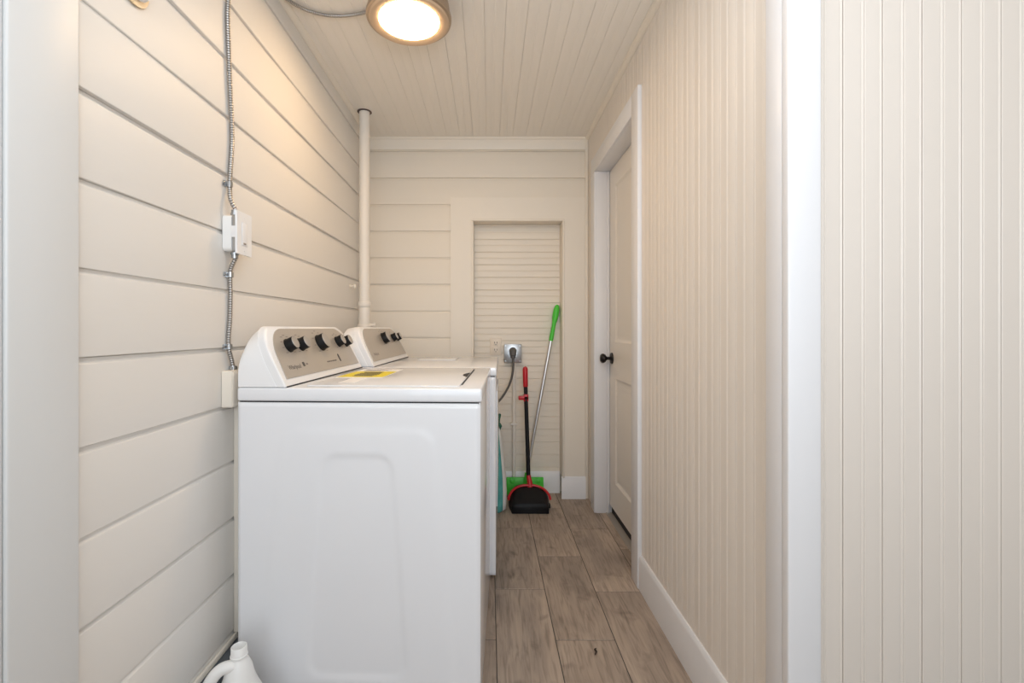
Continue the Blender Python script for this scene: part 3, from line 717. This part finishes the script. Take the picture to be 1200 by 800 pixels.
bm = bmesh.new(); tube(bm, cw(spline([(0, 0.002, 0.016), (0, -0.012, 0.017), (0, -0.022, 0.004), (0, -0.026, -0.016), (0, -0.026, -0.034)], 5)), [0.020] * 4 + [0.0235] * 6 + [0.021] * 5 + [0.016] * 4 + [0.010] * 2, 14); finish(bm, 'plug', 'cord', cab)
cv = empty('wall_conduit', (nx(602), YP - 0.013, 0), label='thin cream painted rigid conduit rising from the floor to the steel socket', cat='conduit')
bm = bmesh.new(); tube(bm, [(0, -0.012, 0.002), (0, -0.012, nz(424) - 0.004)], 0.0115, 14); finish(bm, 'straight_pipe', 'pvc', cv)
for z in (0.45,):
    BX('pipe_strap', 'pvc', cv, -0.022, 0.022, -0.025, 0.012, z, z + 0.014, bev=0.001)

# ------------------------------------------------------------------ cleaning things in the corner
# flat mop: green head and grip, aluminium pole
mp = empty('flat_mop', (0.235, 3.02, 0), label='flat mop with green head and grip on a silver pole, leaning against the panel', cat='mop')
A_ = Vector((0.0, -0.004, 0.105)); B_ = Vector((0.448 - 0.235, 3.070 - 3.02, 1.236)); Dv = (B_ - A_).normalized(); Ln = (B_ - A_).length
bm = bmesh.new(); tube(bm, [A_ + Dv * 0.02, A_ + Dv * (Ln * 0.42), A_ + Dv * (Ln * 0.4201), A_ + Dv * (Ln - 0.21)], [0.0095, 0.0095, 0.011, 0.011], 16); finish(bm, 'pole', 'alu', mp)
bm = bmesh.new(); gl = [(0.24, 0.0125), (0.22, 0.0145), (0.16, 0.013), (0.12, 0.0135), (0.09, 0.019), (0.06, 0.0205), (0.035, 0.020), (0.016, 0.016), (0.006, 0.013), (0.0, 0.006)]
tube(bm, [A_ + Dv * (Ln - a) for a, r in gl], [r for a, r in gl], 16); gr = finish(bm, 'grip', 'green', mp)
bm = bmesh.new(); box(bm, -0.123, 0.117, -0.012, 0.006, 0.012, 0.122, bev=0.005); hd = finish(bm, 'mop_head', 'green', mp); hd.location = (0, 0, 0); hd.rotation_euler = (R(-8), 0, 0)
for x in (-0.085, 0.083):
    bm = bmesh.new(); lathe(bm, [(0.017, -0.012), (0.016, -0.016), (0.010, -0.018)], 20, (x, 0, 0.100), 'y'); finish(bm, 'clip_button', 'green', hd)
BX('mop_pad', 'green', hd, -0.118, 0.112, 0.006, 0.018, 0.010, 0.116, bev=0.005)
bm = bmesh.new(); tube(bm, [Vector((0, -0.016, 0.055)), Vector((0, -0.018, 0.09)), A_ + Dv * 0.05], [0.015, 0.016, 0.013], 14); finish(bm, 'swivel_joint', 'green', mp)
# long-handled dustpan
dp = empty('dustpan', (0.242, 2.81, 0), label='black long-handled dustpan with red rim and handle end, in front of the mop', cat='dustpan')
def hood():
    bm = bmesh.new(); n = 24; st = []
    # stations from the front lip (y=-0.075) to the back (y=0.075); section is an arch growing in height
    for s_, (y, hw, h, e) in enumerate([(-0.075, 0.104, 0.054, 5), (-0.070, 0.1085, 0.060, 5), (-0.045, 0.111, 0.067, 4.5), (-0.015, 0.116, 0.088, 4), (0.02, 0.120, 0.110, 3.4), (0.055, 0.122, 0.122, 3.0), (0.075, 0.120, 0.124, 2.9)]):
        ring = []
        for k in range(n + 1):
            a = math.pi * k / n; c, s = math.cos(a), math.sin(a)
            ring.append(bm.verts.new((hw * math.copysign(abs(c) ** (2 / e), c), y, 0.002 + h * abs(s) ** (2 / e))))
        st.append(ring)
    for a, b in zip(st, st[1:]):
        for k in range(n): bm.faces.new((a[k], a[k + 1], b[k + 1], b[k]))
        bm.faces.new((a[0], b[0], b[-1], a[-1]))
    bm.faces.new(st[0]); bm.faces.new(st[-1][::-1])
    return bm
hb = finish(hood(), 'pan_body', 'black', dp, angle=50)
bm = bmesh.new(); rp = []
for k in range(33):
    a = math.pi * k / 32; c, s = math.cos(a), math.sin(a); rp.append((0.124 * math.copysign(abs(c) ** (2 / 2.2), c), 0.046 - 0.050 * abs(c) ** 3, 0.058 + 0.070 * abs(s) ** (2 / 2.2)))
tube(bm, rp, 0.0075, 10); finish(bm, 'rim', 'red', dp)
bm = bmesh.new(); tube(bm, [(0.008, 0.05, 0.115), (0.008, 0.055, 0.135), (0.000, 0.062, 0.185)], [0.019, 0.0165, 0.013], 14); finish(bm, 'socket_joint', 'red', dp)
bm = bmesh.new(); tube(bm, [(0.000, 0.062, 0.17), (-0.013, 0.13, 0.735)], 0.0125, 16); finish(bm, 'pole', 'black', dp)
bm = bmesh.new(); hp = [(-0.013, 0.128, 0.715), (-0.013, 0.129, 0.72), (-0.014, 0.137, 0.79), (-0.014, 0.1385, 0.825), (-0.014, 0.139, 0.838), (-0.014, 0.1392, 0.843)]
tube(bm, hp, [0.0135, 0.0155, 0.0165, 0.0165, 0.012, 0.004], 16); finish(bm, 'grip', 'red', dp)
bm = bmesh.new(); box(bm, -0.058, 0.004, 0.107, 0.138, 0.636, 0.660, bev=0.004); box(bm, -0.026, 0.004, 0.107, 0.138, 0.626, 0.672, bev=0.004); finish(bm, 'broom_clip', 'red', dp)
BX('corner_tab', 'black', dp, 0.116, 0.126, 0.0, 0.028, 0.004, 0.030, bev=0.003)
# teal bag next to the dryer
tb = empty('cloth_bag', (0.058, 2.785, 0), label='narrow teal and white cloth bag standing on the floor past the dryer\'s far corner', cat='bag')
def bag(name, m, sx, y0, y1, dx):
    bm = bmesh.new(); rings = []; n = 20
    for z, hw in ((0.002, 0.030), (0.012, 0.043), (0.05, 0.049), (0.12, 0.050), (0.20, 0.045), (0.28, 0.035), (0.36, 0.025), (0.42, 0.018), (0.46, 0.012), (0.49, 0.008)):
        hw *= sx; yc = (y0 + y1) / 2; hy = (y1 - y0) / 2 * (0.35 + 0.65 * hw / (0.05 * sx))
        rings.append([bm.verts.new((dx + hw * math.cos(2 * math.pi * k / n) * (1 + 0.04 * math.sin(9 * z * 10 + k)), yc + hy * math.sin(2 * math.pi * k / n), z)) for k in range(n)])
    for a, b in zip(rings, rings[1:]):
        for k in range(n): bm.faces.new((a[k], a[(k + 1) % n], b[(k + 1) % n], b[k]))
    bm.faces.new(rings[0][::-1]); bm.faces.new(rings[-1]); return finish(bm, name, m, tb, angle=60)
bag('bag_body', 'offwhite_fabric', 0.96, -0.032, 0.05, 0.002)
bag('teal_front', 'teal', 0.78, -0.048, 0.02, -0.010)
bm = bmesh.new(); tube(bm, spline([(0.004, 0.0, 0.48), (0.010, 0.0, 0.50), (-0.004, 0.0, 0.53), (0.002, 0.0, 0.575)], 6), [0.006] * 6 + [0.010] * 6 + [0.013] * 6 + [0.012], 10); finish(bm, 'strap', 'green_dark', tb)
bm = bmesh.new(); tube(bm, [(-0.008, 0, 0.575), (-0.008, 0, 0.582), (-0.010, 0, 0.625), (-0.010, 0, 0.632)], [0.008, 0.012, 0.012, 0.007], 12); finish(bm, 'clip', 'plastic_white', tb)

# ------------------------------------------------------------------ jug and floor scrap
jg = empty('plastic_jug', (-0.622, 1.168, 0), label='uncapped white plastic jug on the floor against the washing machine', cat='jug')
bm = bmesh.new(); lathe(bm, [(0.055, 0.001), (0.066, 0.004), (0.070, 0.012), (0.070, 0.120), (0.068, 0.140), (0.056, 0.168), (0.045, 0.192), (0.036, 0.215), (0.030, 0.240), (0.023, 0.256), (0.0195, 0.262), (0.0185, 0.266), (0.0185, 0.290), (0.0165, 0.2915), (0.0155, 0.288), (0.0155, 0.262), (0.006, 0.258)], 40); finish(bm, 'jug_body', 'jug', jg, angle=60)
bm = bmesh.new(); tube(bm, spline([(-0.004, -0.012, 0.250), (-0.030, -0.022, 0.249), (-0.048, -0.030, 0.233), (-0.064, -0.034, 0.200), (-0.073, -0.034, 0.165), (-0.074, -0.030, 0.130), (-0.055, -0.02, 0.105)], 8), 0.0145, 14); finish(bm, 'handle', 'jug', jg, angle=60)
bm = bmesh.new(); lathe(bm, [(0.0188, 0.2655), (0.0203, 0.267), (0.0203, 0.270), (0.0188, 0.2715)], 32); finish(bm, 'neck_ring', 'jug', jg)
sc_ = empty('leaf_scrap', (0.354, 1.567, 0), label='tiny dark curled leaf scrap lying on the floor tiles', cat='scrap')
bm = bmesh.new(); tube(bm, spline([(-0.004, -0.016, 0.003), (0.004, -0.004, 0.006), (0.001, 0.008, 0.004), (0.008, 0.016, 0.003)], 5), [0.001, 0.002, 0.0025, 0.003, 0.003, 0.003, 0.003, 0.003, 0.003, 0.0025, 0.0025, 0.002, 0.002, 0.0015, 0.0015, 0.001], 6); finish(bm, 'leaf_blade', 'leaf', sc_)
